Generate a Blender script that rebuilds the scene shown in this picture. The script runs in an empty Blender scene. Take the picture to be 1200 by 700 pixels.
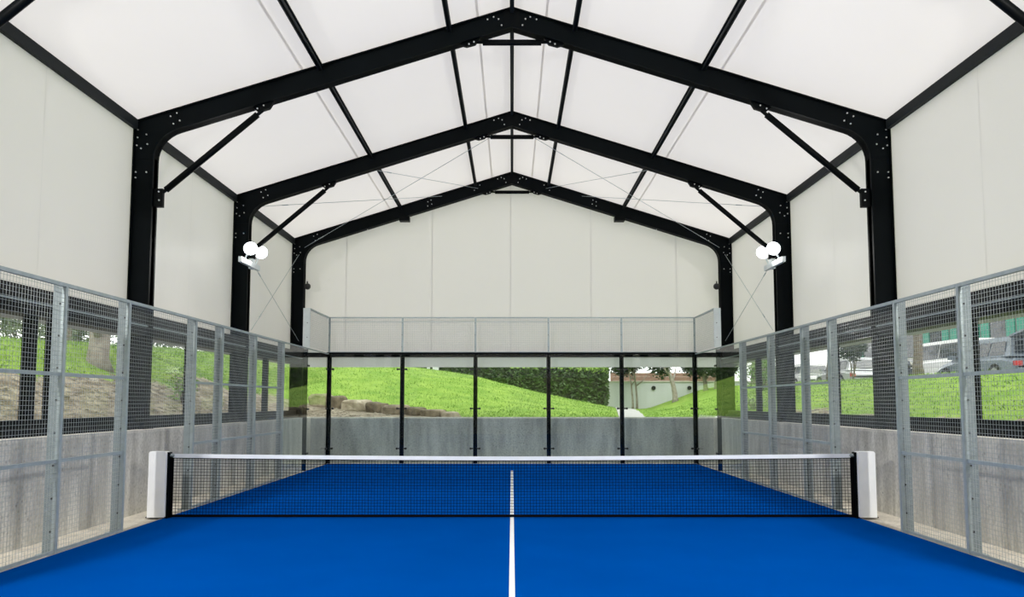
import bpy, math, random
from mathutils import Vector, Matrix, noise
random.seed(7)
S = bpy.context.scene
COL = S.collection

# ------------------------------------------------------------------ camera, sky, exposure
cam_d = bpy.data.cameras.new('camera')
cam = bpy.data.objects.new('camera', cam_d); COL.objects.link(cam)
cam.location = (0, -11.47, 1.666)
cam.rotation_euler = (math.pi/2 + 0.078, 0, 0)
cam_d.sensor_width = 36; cam_d.lens = 922.127/1200*36
cam_d.shift_y = 49.74/1200
cam_d.clip_start = 0.05; cam_d.clip_end = 500
S.camera = cam
wd = bpy.data.worlds.new('overcast_sky'); S.world = wd; wd.use_nodes = True
bgn = wd.node_tree.nodes['Background']
bgn.inputs[0].default_value = (1.0, 0.985, 0.955, 1); bgn.inputs[1].default_value = 2.1
sun_d = bpy.data.lights.new('hazy_sun', 'SUN'); sun_d.energy = 1.6; sun_d.angle = math.radians(35); sun_d.color = (1, .97, .9)
sun = bpy.data.objects.new('hazy_sun', sun_d); COL.objects.link(sun)
sun.rotation_euler = (math.radians(32), math.radians(12), 0)
S.view_settings.view_transform = 'Standard'; S.view_settings.look = 'None'
S.cycles.max_bounces = 16; S.cycles.diffuse_bounces = 8; S.cycles.transparent_max_bounces = 24
S.view_settings.exposure = 0.0; S.view_settings.gamma = 1.0; S.view_settings.use_curve_mapping = False

# ------------------------------------------------------------------ materials
MATS = {}
def mat(name, col, rough=.6, metal=0., spec=.5, noise_amt=0., noise_scale=8., bump=0., bump_scale=30., col2=None, detail=4.):
    if name in MATS: return MATS[name]
    m = bpy.data.materials.new(name); m.use_nodes = True; nt = m.node_tree; N = nt.nodes; L = nt.links
    b = N['Principled BSDF']
    b.inputs['Base Color'].default_value = (*col, 1); b.inputs['Roughness'].default_value = rough
    b.inputs['Metallic'].default_value = metal; b.inputs['Specular IOR Level'].default_value = spec
    if noise_amt or bump or col2: tc = N.new('ShaderNodeTexCoord')
    if noise_amt or col2:
        nz = N.new('ShaderNodeTexNoise'); nz.inputs['Scale'].default_value = noise_scale; nz.inputs['Detail'].default_value = detail
        L.new(tc.outputs['Object'], nz.inputs['Vector'])
        r = N.new('ShaderNodeValToRGB'); r.color_ramp.elements[0].position = .3; r.color_ramp.elements[1].position = .7
        c2 = col2 if col2 else tuple(c*(1-noise_amt) for c in col)
        r.color_ramp.elements[0].color = (*c2, 1); r.color_ramp.elements[1].color = (*col, 1)
        L.new(nz.outputs['Fac'], r.inputs['Fac']); L.new(r.outputs['Color'], b.inputs['Base Color'])
    if bump:
        nb = N.new('ShaderNodeTexNoise'); nb.inputs['Scale'].default_value = bump_scale; nb.inputs['Detail'].default_value = 6
        L.new(tc.outputs['Object'], nb.inputs['Vector'])
        bp = N.new('ShaderNodeBump'); bp.inputs['Strength'].default_value = bump; bp.inputs['Distance'].default_value = .02
        L.new(nb.outputs['Fac'], bp.inputs['Height']); L.new(bp.outputs['Normal'], b.inputs['Normal'])
    MATS[name] = m; return m

def emit_mat(name, col, strength):
    m = bpy.data.materials.new(name); m.use_nodes = True; nt = m.node_tree
    nt.nodes.remove(nt.nodes['Principled BSDF'])
    e = nt.nodes.new('ShaderNodeEmission'); e.inputs[0].default_value = (*col, 1); e.inputs[1].default_value = strength
    nt.links.new(e.outputs[0], nt.nodes['Material Output'].inputs[0]); MATS[name] = m; return m

def glass_mat(name, tint, ior=1.5, gloss=1.0):
    m = bpy.data.materials.new(name); m.use_nodes = True; nt = m.node_tree; N = nt.nodes; L = nt.links
    N.remove(N['Principled BSDF'])
    t = N.new('ShaderNodeBsdfTransparent'); t.inputs[0].default_value = (*tint, 1)
    g = N.new('ShaderNodeBsdfGlossy'); g.inputs['Roughness'].default_value = .01; g.inputs[0].default_value = (gloss,)*3+(1,)
    f = N.new('ShaderNodeFresnel'); f.inputs[0].default_value = ior
    ge = N.new('ShaderNodeNewGeometry'); inv = N.new('ShaderNodeMath'); inv.operation = 'SUBTRACT'; inv.inputs[0].default_value = 1; L.new(ge.outputs['Backfacing'], inv.inputs[1])
    mu = N.new('ShaderNodeMath'); mu.operation = 'MULTIPLY'; L.new(f.outputs[0], mu.inputs[0]); L.new(inv.outputs[0], mu.inputs[1])
    x = N.new('ShaderNodeMixShader'); L.new(mu.outputs[0], x.inputs[0]); L.new(t.outputs[0], x.inputs[1]); L.new(g.outputs[0], x.inputs[2])
    L.new(x.outputs[0], N['Material Output'].inputs[0]); MATS[name] = m; return m

def membrane_mat(name, refl, trans, gloss=.04, rough=.35):
    m = bpy.data.materials.new(name); m.use_nodes = True; nt = m.node_tree; N = nt.nodes; L = nt.links
    N.remove(N['Principled BSDF'])
    tc = N.new('ShaderNodeTexCoord'); nz = N.new('ShaderNodeTexNoise'); nz.inputs['Scale'].default_value = .35; nz.inputs['Detail'].default_value = 2
    L.new(tc.outputs['Object'], nz.inputs['Vector'])
    def tone(c):
        r = N.new('ShaderNodeValToRGB'); r.color_ramp.elements[0].position = .25; r.color_ramp.elements[1].position = .75
        r.color_ramp.elements[0].color = tuple(v*.97 for v in c)+(1,); r.color_ramp.elements[1].color = (*c, 1)
        L.new(nz.outputs['Fac'], r.inputs[0]); return r
    d = N.new('ShaderNodeBsdfDiffuse'); L.new(tone(refl).outputs[0], d.inputs[0])
    t = N.new('ShaderNodeBsdfTranslucent'); L.new(tone(trans).outputs[0], t.inputs[0])
    a = N.new('ShaderNodeAddShader'); L.new(d.outputs[0], a.inputs[0]); L.new(t.outputs[0], a.inputs[1])
    g = N.new('ShaderNodeBsdfGlossy'); g.inputs['Roughness'].default_value = rough
    x = N.new('ShaderNodeMixShader'); x.inputs[0].default_value = gloss
    L.new(a.outputs[0], x.inputs[1]); L.new(g.outputs[0], x.inputs[2])
    L.new(x.outputs[0], N['Material Output'].inputs[0]); MATS[name] = m; return m

mat('steel_black', (.0022, .004, .005), .5, 0, .06, noise_amt=.25, noise_scale=3)
mat('purlin_grey', (.016, .020, .021), .55, 0, .1)
mat('tie_black', (.002, .003, .0035), .5, 0, .08)
mat('bolt', (.62, .64, .64), .35, .7)
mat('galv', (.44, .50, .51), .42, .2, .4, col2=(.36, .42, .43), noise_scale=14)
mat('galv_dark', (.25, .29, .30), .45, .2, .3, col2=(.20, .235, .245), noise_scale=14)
mat('galv_light', (.74, .80, .80), .4, .1, .5, col2=(.66, .72, .72), noise_scale=9)
mat('wire', (.40, .44, .44), .45, .1)
mat('line_white', (.85, .87, .88), .7)
mat('net_black', (.003, .003, .004), .9, 0, .04)
mat('band_white', (.80, .83, .88), .6, noise_amt=.08, noise_scale=6)
mat('pad_white', (.90, .91, .92), .55, noise_amt=.07, noise_scale=4, bump=.08, bump_scale=6)
mat('frame_black', (.004, .005, .006), .45, 0, .12)
mat('soffit', (.40, .42, .42), .5)
mat('joint', (.40, .40, .385), .7)
mat('rock', (.40, .33, .24), .95, col2=(.11, .085, .06), noise_scale=2.6, bump=1.0, bump_scale=4, detail=8)
mat('rock_dark', (.24, .19, .13), .95, col2=(.06, .05, .035), noise_scale=3, bump=1.0, bump_scale=4, detail=8)
mat('rock_pale', (.55, .49, .38), .95, col2=(.20, .16, .11), noise_scale=3, bump=1.0, bump_scale=4, detail=8)
mat('rubble', (.40, .36, .29), .95, col2=(.20, .17, .13), noise_scale=1.5)
mat('bark', (.22, .185, .15), .95, col2=(.10, .08, .065), noise_scale=9, bump=.8, bump_scale=12)
mat('bark_pale', (.40, .36, .31), .95, col2=(.22, .19, .16), noise_scale=7, bump=.6, bump_scale=12)
mat('leaf_dark', (.045, .085, .028), .6, col2=(.022, .045, .016), noise_scale=1.2)
mat('leaf_mid', (.11, .19, .05), .6, col2=(.06, .11, .03), noise_scale=1.2)
mat('leaf_pale', (.22, .27, .16), .6, col2=(.13, .17, .10), noise_scale=1.2)
mat('leaf_bright', (.24, .42, .06), .6, col2=(.13, .26, .04), noise_scale=2.)
mat('hedge_leaf', (.075, .15, .03), .55, col2=(.03, .07, .016), noise_scale=1.6)
mat('hedge_top', (.30, .46, .09), .6)
mat('blade', (.24, .38, .07), .7, col2=(.16, .29, .045), noise_scale=1.)
mat('render_white', (.66, .68, .70), .9, noise_amt=.12, noise_scale=.8)
mat('brown_board', (.36, .22, .16), .85, noise_amt=.3, noise_scale=4)
mat('cream', (.70, .66, .58), .9, noise_amt=.1, noise_scale=.6)
mat('teal', (.04, .30, .22), .5)
mat('dark_glass', (.03, .04, .05), .08, 0, .8)
mat('tyre', (.012, .012, .013), .8)
mat('alloy', (.45, .46, .48), .35, .7)
mat('plastic_black', (.012, .012, .013), .5)
mat('red_lamp', (.45, .02, .02), .3)
mat('path', (.42, .42, .40), .9, noise_amt=.2, noise_scale=2)
mat('asphalt', (.20, .20, .205), .9, noise_amt=.2, noise_scale=3)
mat('rubber_black', (.010, .010, .011), .7)
emit_mat('lamp_glow', (1, 1, .98), 14)
glass_mat('court_glass', (.935, .968, .96), 1.5)
glass_mat('window_glass', (.97, .985, .98), 1.35)
membrane_mat('roof_membrane', (.64, .625, .60), (.250, .243, .232), .012, .4)
membrane_mat('seam', (.46, .45, .43), (.40, .39, .37), .0)
membrane_mat('wall_seam', (.56, .55, .54), (.27, .265, .26), .0)
membrane_mat('wall_panel', (.64, .62, .605), (.240, .235, .230), .008, .32)

def turf_mat():
    m = bpy.data.materials.new('turf_blue'); m.use_nodes = True; nt = m.node_tree; N = nt.nodes; L = nt.links
    b = N['Principled BSDF']; b.inputs['Roughness'].default_value = 1.; b.inputs['Specular IOR Level'].default_value = 0.
    tc = N.new('ShaderNodeTexCoord')
    n1 = N.new('ShaderNodeTexNoise'); n1.inputs['Scale'].default_value = .8; n1.inputs['Detail'].default_value = 3
    n2 = N.new('ShaderNodeTexNoise'); n2.inputs['Scale'].default_value = 260; n2.inputs['Detail'].default_value = 2
    for n in (n1, n2): L.new(tc.outputs['Object'], n.inputs['Vector'])
    r = N.new('ShaderNodeValToRGB'); r.color_ramp.elements[0].position = .3; r.color_ramp.elements[1].position = .7
    r.color_ramp.elements[0].color = (.0, .059, .305, 1); r.color_ramp.elements[1].color = (.0, .070, .36, 1)
    mx = N.new('ShaderNodeMix'); mx.data_type = 'FLOAT'; mx.inputs[0].default_value = .4
    L.new(n1.outputs['Fac'], mx.inputs[2]); L.new(n2.outputs['Fac'], mx.inputs[3])
    L.new(mx.outputs[0], r.inputs['Fac']); L.new(r.outputs['Color'], b.inputs['Base Color'])
    bp = N.new('ShaderNodeBump'); bp.inputs['Strength'].default_value = .3; bp.inputs['Distance'].default_value = .004
    L.new(n2.outputs['Fac'], bp.inputs['Height']); L.new(bp.outputs['Normal'], b.inputs['Normal'])
    MATS['turf_blue'] = m
turf_mat()

def concrete_mat(name, c1, c2, board=False):
    m = bpy.data.materials.new(name); m.use_nodes = True; nt = m.node_tree; N = nt.nodes; L = nt.links
    b = N['Principled BSDF']; b.inputs['Roughness'].default_value = .9; b.inputs['Specular IOR Level'].default_value = .2
    tc = N.new('ShaderNodeTexCoord')
    mp = N.new('ShaderNodeMapping'); mp.inputs['Scale'].default_value = (2.6, 2.6, .45); L.new(tc.outputs['Object'], mp.inputs['Vector'])
    n1 = N.new('ShaderNodeTexNoise'); n1.inputs['Scale'].default_value = 1.4; n1.inputs['Detail'].default_value = 8; n1.inputs['Roughness'].default_value = .62
    L.new(mp.outputs[0], n1.inputs['Vector'])
    n2 = N.new('ShaderNodeTexNoise'); n2.inputs['Scale'].default_value = 24; n2.inputs['Detail'].default_value = 5; L.new(tc.outputs['Object'], n2.inputs['Vector'])
    v = N.new('ShaderNodeTexVoronoi'); v.inputs['Scale'].default_value = 13; L.new(tc.outputs['Object'], v.inputs['Vector'])
    vr = N.new('ShaderNodeValToRGB'); vr.color_ramp.elements[0].position = .10; vr.color_ramp.elements[1].position = .32
    vr.color_ramp.elements[0].color = (.35, .35, .33, 1); vr.color_ramp.elements[1].color = (1, 1, 1, 1)
    L.new(v.outputs['Distance'], vr.inputs[0])
    r = N.new('ShaderNodeValToRGB'); r.color_ramp.elements[0].position = .34; r.color_ramp.elements[1].position = .66
    r.color_ramp.elements[0].color = (*c2, 1); r.color_ramp.elements[1].color = (*c1, 1); L.new(n1.outputs['Fac'], r.inputs[0])
    r2 = N.new('ShaderNodeValToRGB'); r2.color_ramp.elements[0].position = .3; r2.color_ramp.elements[1].position = .62
    r2.color_ramp.elements[0].color = (.72, .72, .72, 1); r2.color_ramp.elements[1].color = (1, 1, 1, 1); L.new(n2.outputs['Fac'], r2.inputs[0])
    m1 = N.new('ShaderNodeMixRGB'); m1.blend_type = 'MULTIPLY'; m1.inputs[0].default_value = .8
    L.new(r.outputs[0], m1.inputs[1]); L.new(r2.outputs[0], m1.inputs[2])
    m2 = N.new('ShaderNodeMixRGB'); m2.blend_type = 'MULTIPLY'; mk = N.new('ShaderNodeTexNoise'); mk.inputs['Scale'].default_value = 1.1; mk.inputs['Detail'].default_value = 3; L.new(tc.outputs['Object'], mk.inputs['Vector'])
    mr = N.new('ShaderNodeMapRange'); mr.inputs[1].default_value = .45; mr.inputs[2].default_value = .62; mr.inputs[4].default_value = .5 if board else 0.
    L.new(mk.outputs['Fac'], mr.inputs[0]); L.new(mr.outputs[0], m2.inputs[0])
    L.new(m1.outputs[0], m2.inputs[1]); L.new(vr.outputs[0], m2.inputs[2])
    L.new(m2.outputs[0], b.inputs['Base Color'])
    bp = N.new('ShaderNodeBump'); bp.inputs['Strength'].default_value = .35; bp.inputs['Distance'].default_value = .01
    L.new(n2.outputs['Fac'], bp.inputs['Height']); L.new(bp.outputs['Normal'], b.inputs['Normal'])
    MATS[name] = m
concrete_mat('concrete_wall', (.82, .795, .735), (.50, .48, .435), True)
concrete_mat('concrete_back', (.56, .57, .56), (.36, .37, .365), True)
concrete_mat('concrete_slab', (.80, .74, .63), (.62, .57, .48))
concrete_mat('concrete_cap', (.82, .79, .72), (.66, .63, .57))

def ground_mat():
    m = bpy.data.materials.new('grass_and_earth'); m.use_nodes = True; nt = m.node_tree; N = nt.nodes; L = nt.links
    b = N['Principled BSDF']; b.inputs['Roughness'].default_value = .95; b.inputs['Specular IOR Level'].default_value = .1
    tc = N.new('ShaderNodeTexCoord'); at_ = N.new('ShaderNodeAttribute'); at_.attribute_name = 'earth'
    def ramp(scale, ca, cb, a=.35, c=.65, det=6):
        n = N.new('ShaderNodeTexNoise'); n.inputs['Scale'].default_value = scale; n.inputs['Detail'].default_value = det
        L.new(tc.outputs['Object'], n.inputs['Vector'])
        r = N.new('ShaderNodeValToRGB'); r.color_ramp.elements[0].position = a; r.color_ramp.elements[1].position = c
        r.color_ramp.elements[0].color = (*ca, 1); r.color_ramp.elements[1].color = (*cb, 1); L.new(n.outputs['Fac'], r.inputs[0]); return n, r
    _, g = ramp(1.1, (.15, .27, .04), (.24, .36, .065)); _, e = ramp(3.0, (.15, .125, .09), (.37, .33, .26))
    n3 = N.new('ShaderNodeTexNoise'); n3.inputs['Scale'].default_value = 3.5; n3.inputs['Detail'].default_value = 6; L.new(tc.outputs['Object'], n3.inputs['Vector'])
    ad = N.new('ShaderNodeMath'); ad.operation = 'MULTIPLY_ADD'; ad.inputs[1].default_value = 1.2; ad.inputs[2].default_value = -.6
    L.new(n3.outputs['Fac'], ad.inputs[0])
    s = N.new('ShaderNodeMath'); s.operation = 'ADD'; L.new(ad.outputs[0], s.inputs[0]); L.new(at_.outputs['Fac'], s.inputs[1])
    rr = N.new('ShaderNodeValToRGB'); rr.color_ramp.elements[0].position = .42; rr.color_ramp.elements[1].position = .6; L.new(s.outputs[0], rr.inputs[0])
    mx = N.new('ShaderNodeMixRGB'); L.new(rr.outputs[0], mx.inputs[0]); L.new(g.outputs[0], mx.inputs[1]); L.new(e.outputs[0], mx.inputs[2])
    L.new(mx.outputs[0], b.inputs['Base Color'])
    nb = N.new('ShaderNodeTexNoise'); nb.inputs['Scale'].default_value = 9; nb.inputs['Detail'].default_value = 8; L.new(tc.outputs['Object'], nb.inputs['Vector'])
    bp = N.new('ShaderNodeBump'); bp.inputs['Strength'].default_value = .7; bp.inputs['Distance'].default_value = .06
    L.new(nb.outputs['Fac'], bp.inputs['Height']); L.new(bp.outputs['Normal'], b.inputs['Normal'])
    MATS['ground'] = m
ground_mat()

# ------------------------------------------------------------------ helpers
def wloc(o):
    v = Vector((0, 0, 0))
    while o is not None: v += o.location; o = o.parent
    return v
def tag(o, label=None, cat=None, group=None, kind=None):
    if label: o['label'] = label
    if cat: o['category'] = cat
    if group: o['group'] = group
    if kind: o['kind'] = kind
    return o
def thing(name, loc, label, cat, group=None):
    o = bpy.data.objects.new(name, None); COL.objects.link(o); o.location = loc; o.empty_display_size = .2
    return tag(o, label, cat, group)
class G:
    def __init__(s): s.v = []; s.f = []
    def add(s, vs, fs):
        n = len(s.v); s.v += [tuple(p) for p in vs]; s.f += [tuple(i+n for i in f) for f in fs]; return s
    def box(s, x0, x1, y0, y1, z0, z1):
        return s.add([(x0,y0,z0),(x1,y0,z0),(x1,y1,z0),(x0,y1,z0),(x0,y0,z1),(x1,y0,z1),(x1,y1,z1),(x0,y1,z1)],
                     [(3,2,1,0),(4,5,6,7),(0,1,5,4),(1,2,6,5),(2,3,7,6),(3,0,4,7)])
    def tube(s, p, q, r, n=8, r2=None, caps=True):
        p = Vector(p); q = Vector(q); d = (q-p).normalized(); r2 = r if r2 is None else r2
        a = d.orthogonal().normalized(); b = d.cross(a); vs = []
        for c, rr in ((p, r), (q, r2)):
            for k in range(n):
                t = 2*math.pi*(k+.5)/n; vs.append(c + a*math.cos(t)*rr + b*math.sin(t)*rr)
        fs = [(k, (k+1) % n, n+(k+1) % n, n+k) for k in range(n)]
        if caps: fs += [tuple(range(n-1, -1, -1)), tuple(range(n, 2*n))]
        return s.add(vs, fs)
    def path(s, pts, radii, n=8):
        pts = [Vector(p) for p in pts]; vs = []; fs = []; m = len(pts)
        ref = None
        for i, p in enumerate(pts):
            d = (pts[min(i+1, m-1)] - pts[max(i-1, 0)]).normalized()
            a = d.orthogonal().normalized() if ref is None else (ref - d*ref.dot(d)).normalized()
            ref = a; b = d.cross(a)
            for k in range(n):
                t = 2*math.pi*k/n; vs.append(p + (a*math.cos(t)+b*math.sin(t))*radii[i])
        for i in range(m-1):
            fs += [(i*n+k, i*n+(k+1) % n, (i+1)*n+(k+1) % n, (i+1)*n+k) for k in range(n)]
        fs += [tuple(range(n-1, -1, -1)), tuple(range((m-1)*n, m*n))]
        return s.add(vs, fs)
    def ext(s, pts, a, b, axis='y'):
        """extrude a 2-D outline; axis y: pts are (x,z); axis x: pts are (y,z); axis z: (x,y)"""
        f = {'y': lambda p, t: (p[0], t, p[1]), 'x': lambda p, t: (t, p[0], p[1]), 'z': lambda p, t: (p[0], p[1], t)}[axis]
        n = len(pts)
        return s.add([f(p, a) for p in pts]+[f(p, b) for p in pts],
                     [tuple(range(n)), tuple(range(2*n-1, n-1, -1))]+[(k, n+k, n+(k+1) % n, (k+1) % n) for k in range(n)])
    def strip(s, pts, th, a, b):
        """a bar following a 2-D path in (x,z), offset th to its side, from y=a to y=b"""
        out = []
        for i, p in enumerate(pts):
            q0 = pts[max(i-1, 0)]; q1 = pts[min(i+1, len(pts)-1)]
            dx, dz = q1[0]-q0[0], q1[1]-q0[1]; l = math.hypot(dx, dz) or 1
            out.append((p[0]-dz/l*th, p[1]+dx/l*th))
        for i in range(len(pts)-1): s.ext([pts[i], pts[i+1], out[i+1], out[i]], a, b)
        return s
    def build(s, name, m, parent=None, smooth=False, loc=None, fix=True, kind=None):
        o0 = wloc(parent) if parent is not None else Vector(loc or (0, 0, 0))
        me = bpy.data.meshes.new(name)
        me.from_pydata([(v[0]-o0.x, v[1]-o0.y, v[2]-o0.z) for v in s.v], [], s.f)
        me.materials.append(MATS[m])
        if fix and len(s.f) < 4000:
            import bmesh
            bm = bmesh.new(); bm.from_mesh(me); bmesh.ops.recalc_face_normals(bm, faces=bm.faces); bm.to_mesh(me); bm.free()
        if smooth: me.polygons.foreach_set('use_smooth', [True]*len(me.polygons))
        me.update()
        o = bpy.data.objects.new(name, me); COL.objects.link(o)
        if parent is not None: o.parent = parent
        elif loc: o.location = loc
        if kind: o['kind'] = kind
        return o

SIDE = {-1: 'earth-bank side', 1: 'car-park side'}
ORD = ['first', 'second', 'third', 'fourth', 'fifth', 'sixth']

# ------------------------------------------------------------------ dimensions
W = 6.10           # steel outer face
WI = 5.76          # column inner face
EAVE, APEX = 6.20, 8.11
SL = (APEX-EAVE)/W
FR = [10.2, 5.6, 1.0, -3.87, -8.4, -12.8]     # portal frames along y
DEP = .36
CW = 5.62          # concrete wall inner face
WT = 1.25          # concrete wall top
YB = 10.62         # back concrete wall inner face
YF = -13.1
def roof(x): return APEX - SL*abs(x)

# ------------------------------------------------------------------ terrain
def sm(t):
    t = max(0., min(1., t)); return t*t*(3-2*t)
def lerp(pts, x):
    if x <= pts[0][0]: return pts[0][1]
    for (a, b), (c, d) in zip(pts, pts[1:]):
        if x <= c: return b+(d-b)*(x-a)/(c-a)
    return pts[-1][1]
RIDGE = [(-14, 3.95), (-9.4, 3.78), (-5, 3.48), (-2, 3.05), (1.8, 2.05), (4.9, 1.40), (6.5, 1.25), (30, 1.25)]
def pathx(y): return 3.55 + (y-11.5)*.125
def gz(x, y):
    left = 1.14 + (2.0+.037*(min(y, 40)-6.5))*sm((-x-6.2)/5.5)
    back = 1.14 + (lerp(RIDGE, x)-1.14)*sm((y-10.5)/19.5) if y > 10.5 else 1.14
    xs = 6.3 if y < 8 else 6.3 + (pathx(y)+.35-6.3)*sm((y-8)/4)
    right = 1.14 + (1.26+.006*max(0, min(y, 40)))*sm((x-xs)/max(4, 12.9-xs)) - .30*sm((x-13.2)/1.5)
    near = 1.14 + 3.6*sm((-y-13.8)/7)  # unseen rise added so the back glass mirrors grass, not bright sky
    z = max(left, back, right, near)
    d = min(1., max(0., max(abs(x)-6.3, y-11.0)/1.5))
    return z + d*.06*noise.noise(Vector((x*.7, y*.7, 0))) + d*.025*noise.noise(Vector((x*2.3, y*2.3, 4)))
def ledge_y(x): return 15.6 - (x+6.5)*.62
def earth(x, y):
    n = noise.noise(Vector((x*.5, y*.5, 9)))
    e = 0.
    if x < 0: e = max(e, (1-sm((-x-8.5-.6*n)/1.1)) * (1-sm((y-11.5)/2)) * (1 if x < -5.5 else 0))
    else: e = max(e, (1-sm((x-7.6-.7*n)/.9)) * (1-sm((y-8.5)/3)))
    if -9 < x < 1 and y > 10: e = max(e, (1-sm((y-ledge_y(x)-.2*n)/.5)) * sm((x+9)/1.2) * (1-sm((x+1.2)/1.0)))
    if x > 13.2 : e = 0
    return e
def make_ground():
    x0, x1, y0, y1 = -46, 46, -26, 74; st = .5
    nx = int((x1-x0)/st)+1; ny = int((y1-y0)/st)+1
    vs = []; ea = []
    for j in range(ny):
        for i in range(nx):
            x, y = x0+i*st, y0+j*st; vs.append((x, y, gz(x, y))); ea.append(earth(x, y))
    fs = []
    for j in range(ny-1):
        for i in range(nx-1):
            cx, cy = x0+(i+.5)*st, y0+(j+.5)*st
            if abs(cx) < 6.0 and -13 < cy < 10.5+.5: continue
            a = j*nx+i; fs.append((a, a+1, a+nx+1, a+nx))
    me = bpy.data.meshes.new('ground'); me.from_pydata(vs, [], fs); me.materials.append(MATS['ground'])
    at_ = me.attributes.new('earth', 'FLOAT', 'POINT'); at_.data.foreach_set('value', ea)
    me.polygons.foreach_set('use_smooth', [True]*len(me.polygons)); me.update()
    o = bpy.data.objects.new('ground', me); COL.objects.link(o); o['kind'] = 'structure'
    return o
make_ground()

# ------------------------------------------------------------------ building shell
g = G().box(-CW, CW, YF, YB, -.15, 0); o = g.build('floor', 'concrete_slab'); o['kind'] = 'structure'
turf = G().box(-4.985, 4.985, -10.0, 9.985, .0, .012).build('court_turf', 'turf_blue')
tag(turf, 'blue artificial turf padel court surface spread between the fences', 'court')
G().box(-.026, .026, -10.0, 7.82, .012, .016).build('centre_line', 'line_white', turf)
ED = G()
for s in (-1, 1): ED.box(s*4.99-.005, s*4.99+.005, -10., 9.985, 0, .016)
ED.box(-4.99, 4.99, 9.985, 9.993, 0, .02); ED.build('turf_edging', 'joint', turf)

def conc_wall(name, x0, x1, y0, y1, m='concrete_wall'):
    o = G().box(x0, x1, y0, y1, -.15, WT-.04).build(name, m); o['kind'] = 'structure'
    G().box(x0, x1, y0, y1, WT-.04, WT).build('wall_cap', 'concrete_cap', o)
    return o
wl = conc_wall('wall_base_left', -6.35, -CW, YF, YB+.4)
wr = conc_wall('wall_base_right', CW, 6.35, YF, YB+.4)
wb = conc_wall('wall_base_back', -CW, CW, YB, YB+.4, 'concrete_back')
# form-tie holes and pour joints of the cast walls
for s, w in ((-1, wl), (1, wr)):
    g = G()
    for i in range(16):
        for z in (.3, .92): g.tube((s*(CW+.02), -9.4+i*1.25, z), (s*(CW-.003), -9.4+i*1.25, z), .014, 8)
    g.build('tie_hole', 'joint', w, kind='stuff')
    for i in range(6):
        y = -7.4+i*3.15; G().box(s*CW-.004, s*CW+.004, y-.006, y+.006, .0, WT-.05).build('pour_joint', 'joint', w)
g = G()
for i in range(9):
    for z in (.32, .92): g.tube((-5+i*1.25, YB+.02, z), (-5+i*1.25, YB-.003, z), .018, 8)
g.build('tie_hole', 'joint', wb, kind='stuff')
for x in (-3.7, -1.2, 1.3, 3.8): G().box(x-.006, x+.006, YB-.004, YB+.004, 0, WT-.05).build('pour_joint', 'joint', wb)
G().box(-CW, CW, YB-.004, YB+.004, .98, .992).build('pour_joint', 'joint', wb)
conc_wall('wall_front', -6.35, 6.35, YF-.4, YF)

# white cladding: side walls
WB = 3.06
for s, nm in ((-1, 'wall_left'), (1, 'wall_right')):
    root = thing(nm, (s*W, 0, WB), None, None); root['kind'] = 'structure'
    ys = []
    for a, b in zip(FR[1:], FR): ys += [a, (a+b)/2]
    ys = sorted(ys) + [FR[0]+.33]
    x = s*(W+.02)
    for a, b in zip(ys, ys[1:]):
        G().add([(x, a, WB-.01), (x, b, WB-.01), (x, b, EAVE+.03), (x, a, EAVE+.03)], [(0, 1, 2, 3)]).build('panel', 'wall_panel', root)
    for a in ys[1:-1]: xi = x-s*.004; G().add([(xi, a-.006, WB), (xi, a+.006, WB), (xi, a+.006, EAVE), (xi, a-.006, EAVE)], [(0, 1, 2, 3)]).build('joint_strip', 'wall_seam', root)
# gable at the hedge end
xs = [-W-.06, -4.66, -2.25, -.04, 2.22, 4.62, W+.06]
root = thing('wall_back', (0, 10.45, WB), None, None); root['kind'] = 'structure'
for a, b in zip(xs, xs[1:]):
    top = [(b, roof(b)+.02)] + ([(0, roof(0)+.02)] if a < 0 < b else []) + [(a, roof(a)+.02)]
    pts = [(a, WB-.01), (b, WB-.01)]+top
    G().add([(p[0], 10.45, p[1]) for p in pts], [tuple(range(len(pts)))]).build('panel', 'wall_panel', root)
for a in xs[1:-1]: G().add([(a-.012, 10.445, WB), (a+.012, 10.445, WB), (a+.012, 10.445, roof(a)), (a-.012, 10.445, roof(a))], [(0, 1, 2, 3)]).build('joint_strip', 'wall_seam', root)
G().add([(x, YF-.17, z) for x, z in ((-W, WB), (W, WB), (W, EAVE), (0, APEX), (-W, EAVE))], [(0, 1, 2, 3, 4)]).build('wall_front_gable', 'wall_panel')['kind'] = 'structure'

# ceiling sheets and the overlap strips between them
ceil = thing('ceiling', (0, 0, EAVE), None, None); ceil['kind'] = 'structure'
for s in (-1, 1):
    for a, b in ((0, .56), (.56, 3.4), (3.4, W+.1)):
        g = G(); z0, z1 = roof(a)+.015, roof(b)+.015
        g.add([(s*a, YF-.2, z0), (s*b, YF-.2, z1), (s*b, 10.6, z1), (s*a, 10.6, z0)], [(0, 1, 2, 3)])
        g.build('roof_sheet', 'roof_membrane', ceil)
    for a in (.56, 3.4):
        p, q = (s*(a-.02), roof(a-.02)+.006), (s*(a+.02), roof(a+.02)+.006)
        G().add([(p[0], YF, p[1]), (q[0], YF, q[1]), (q[0], 10.43, q[1]), (p[0], 10.43, p[1])], [(0, 1, 2, 3)]).build('overlap_strip', 'seam', ceil)

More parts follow.
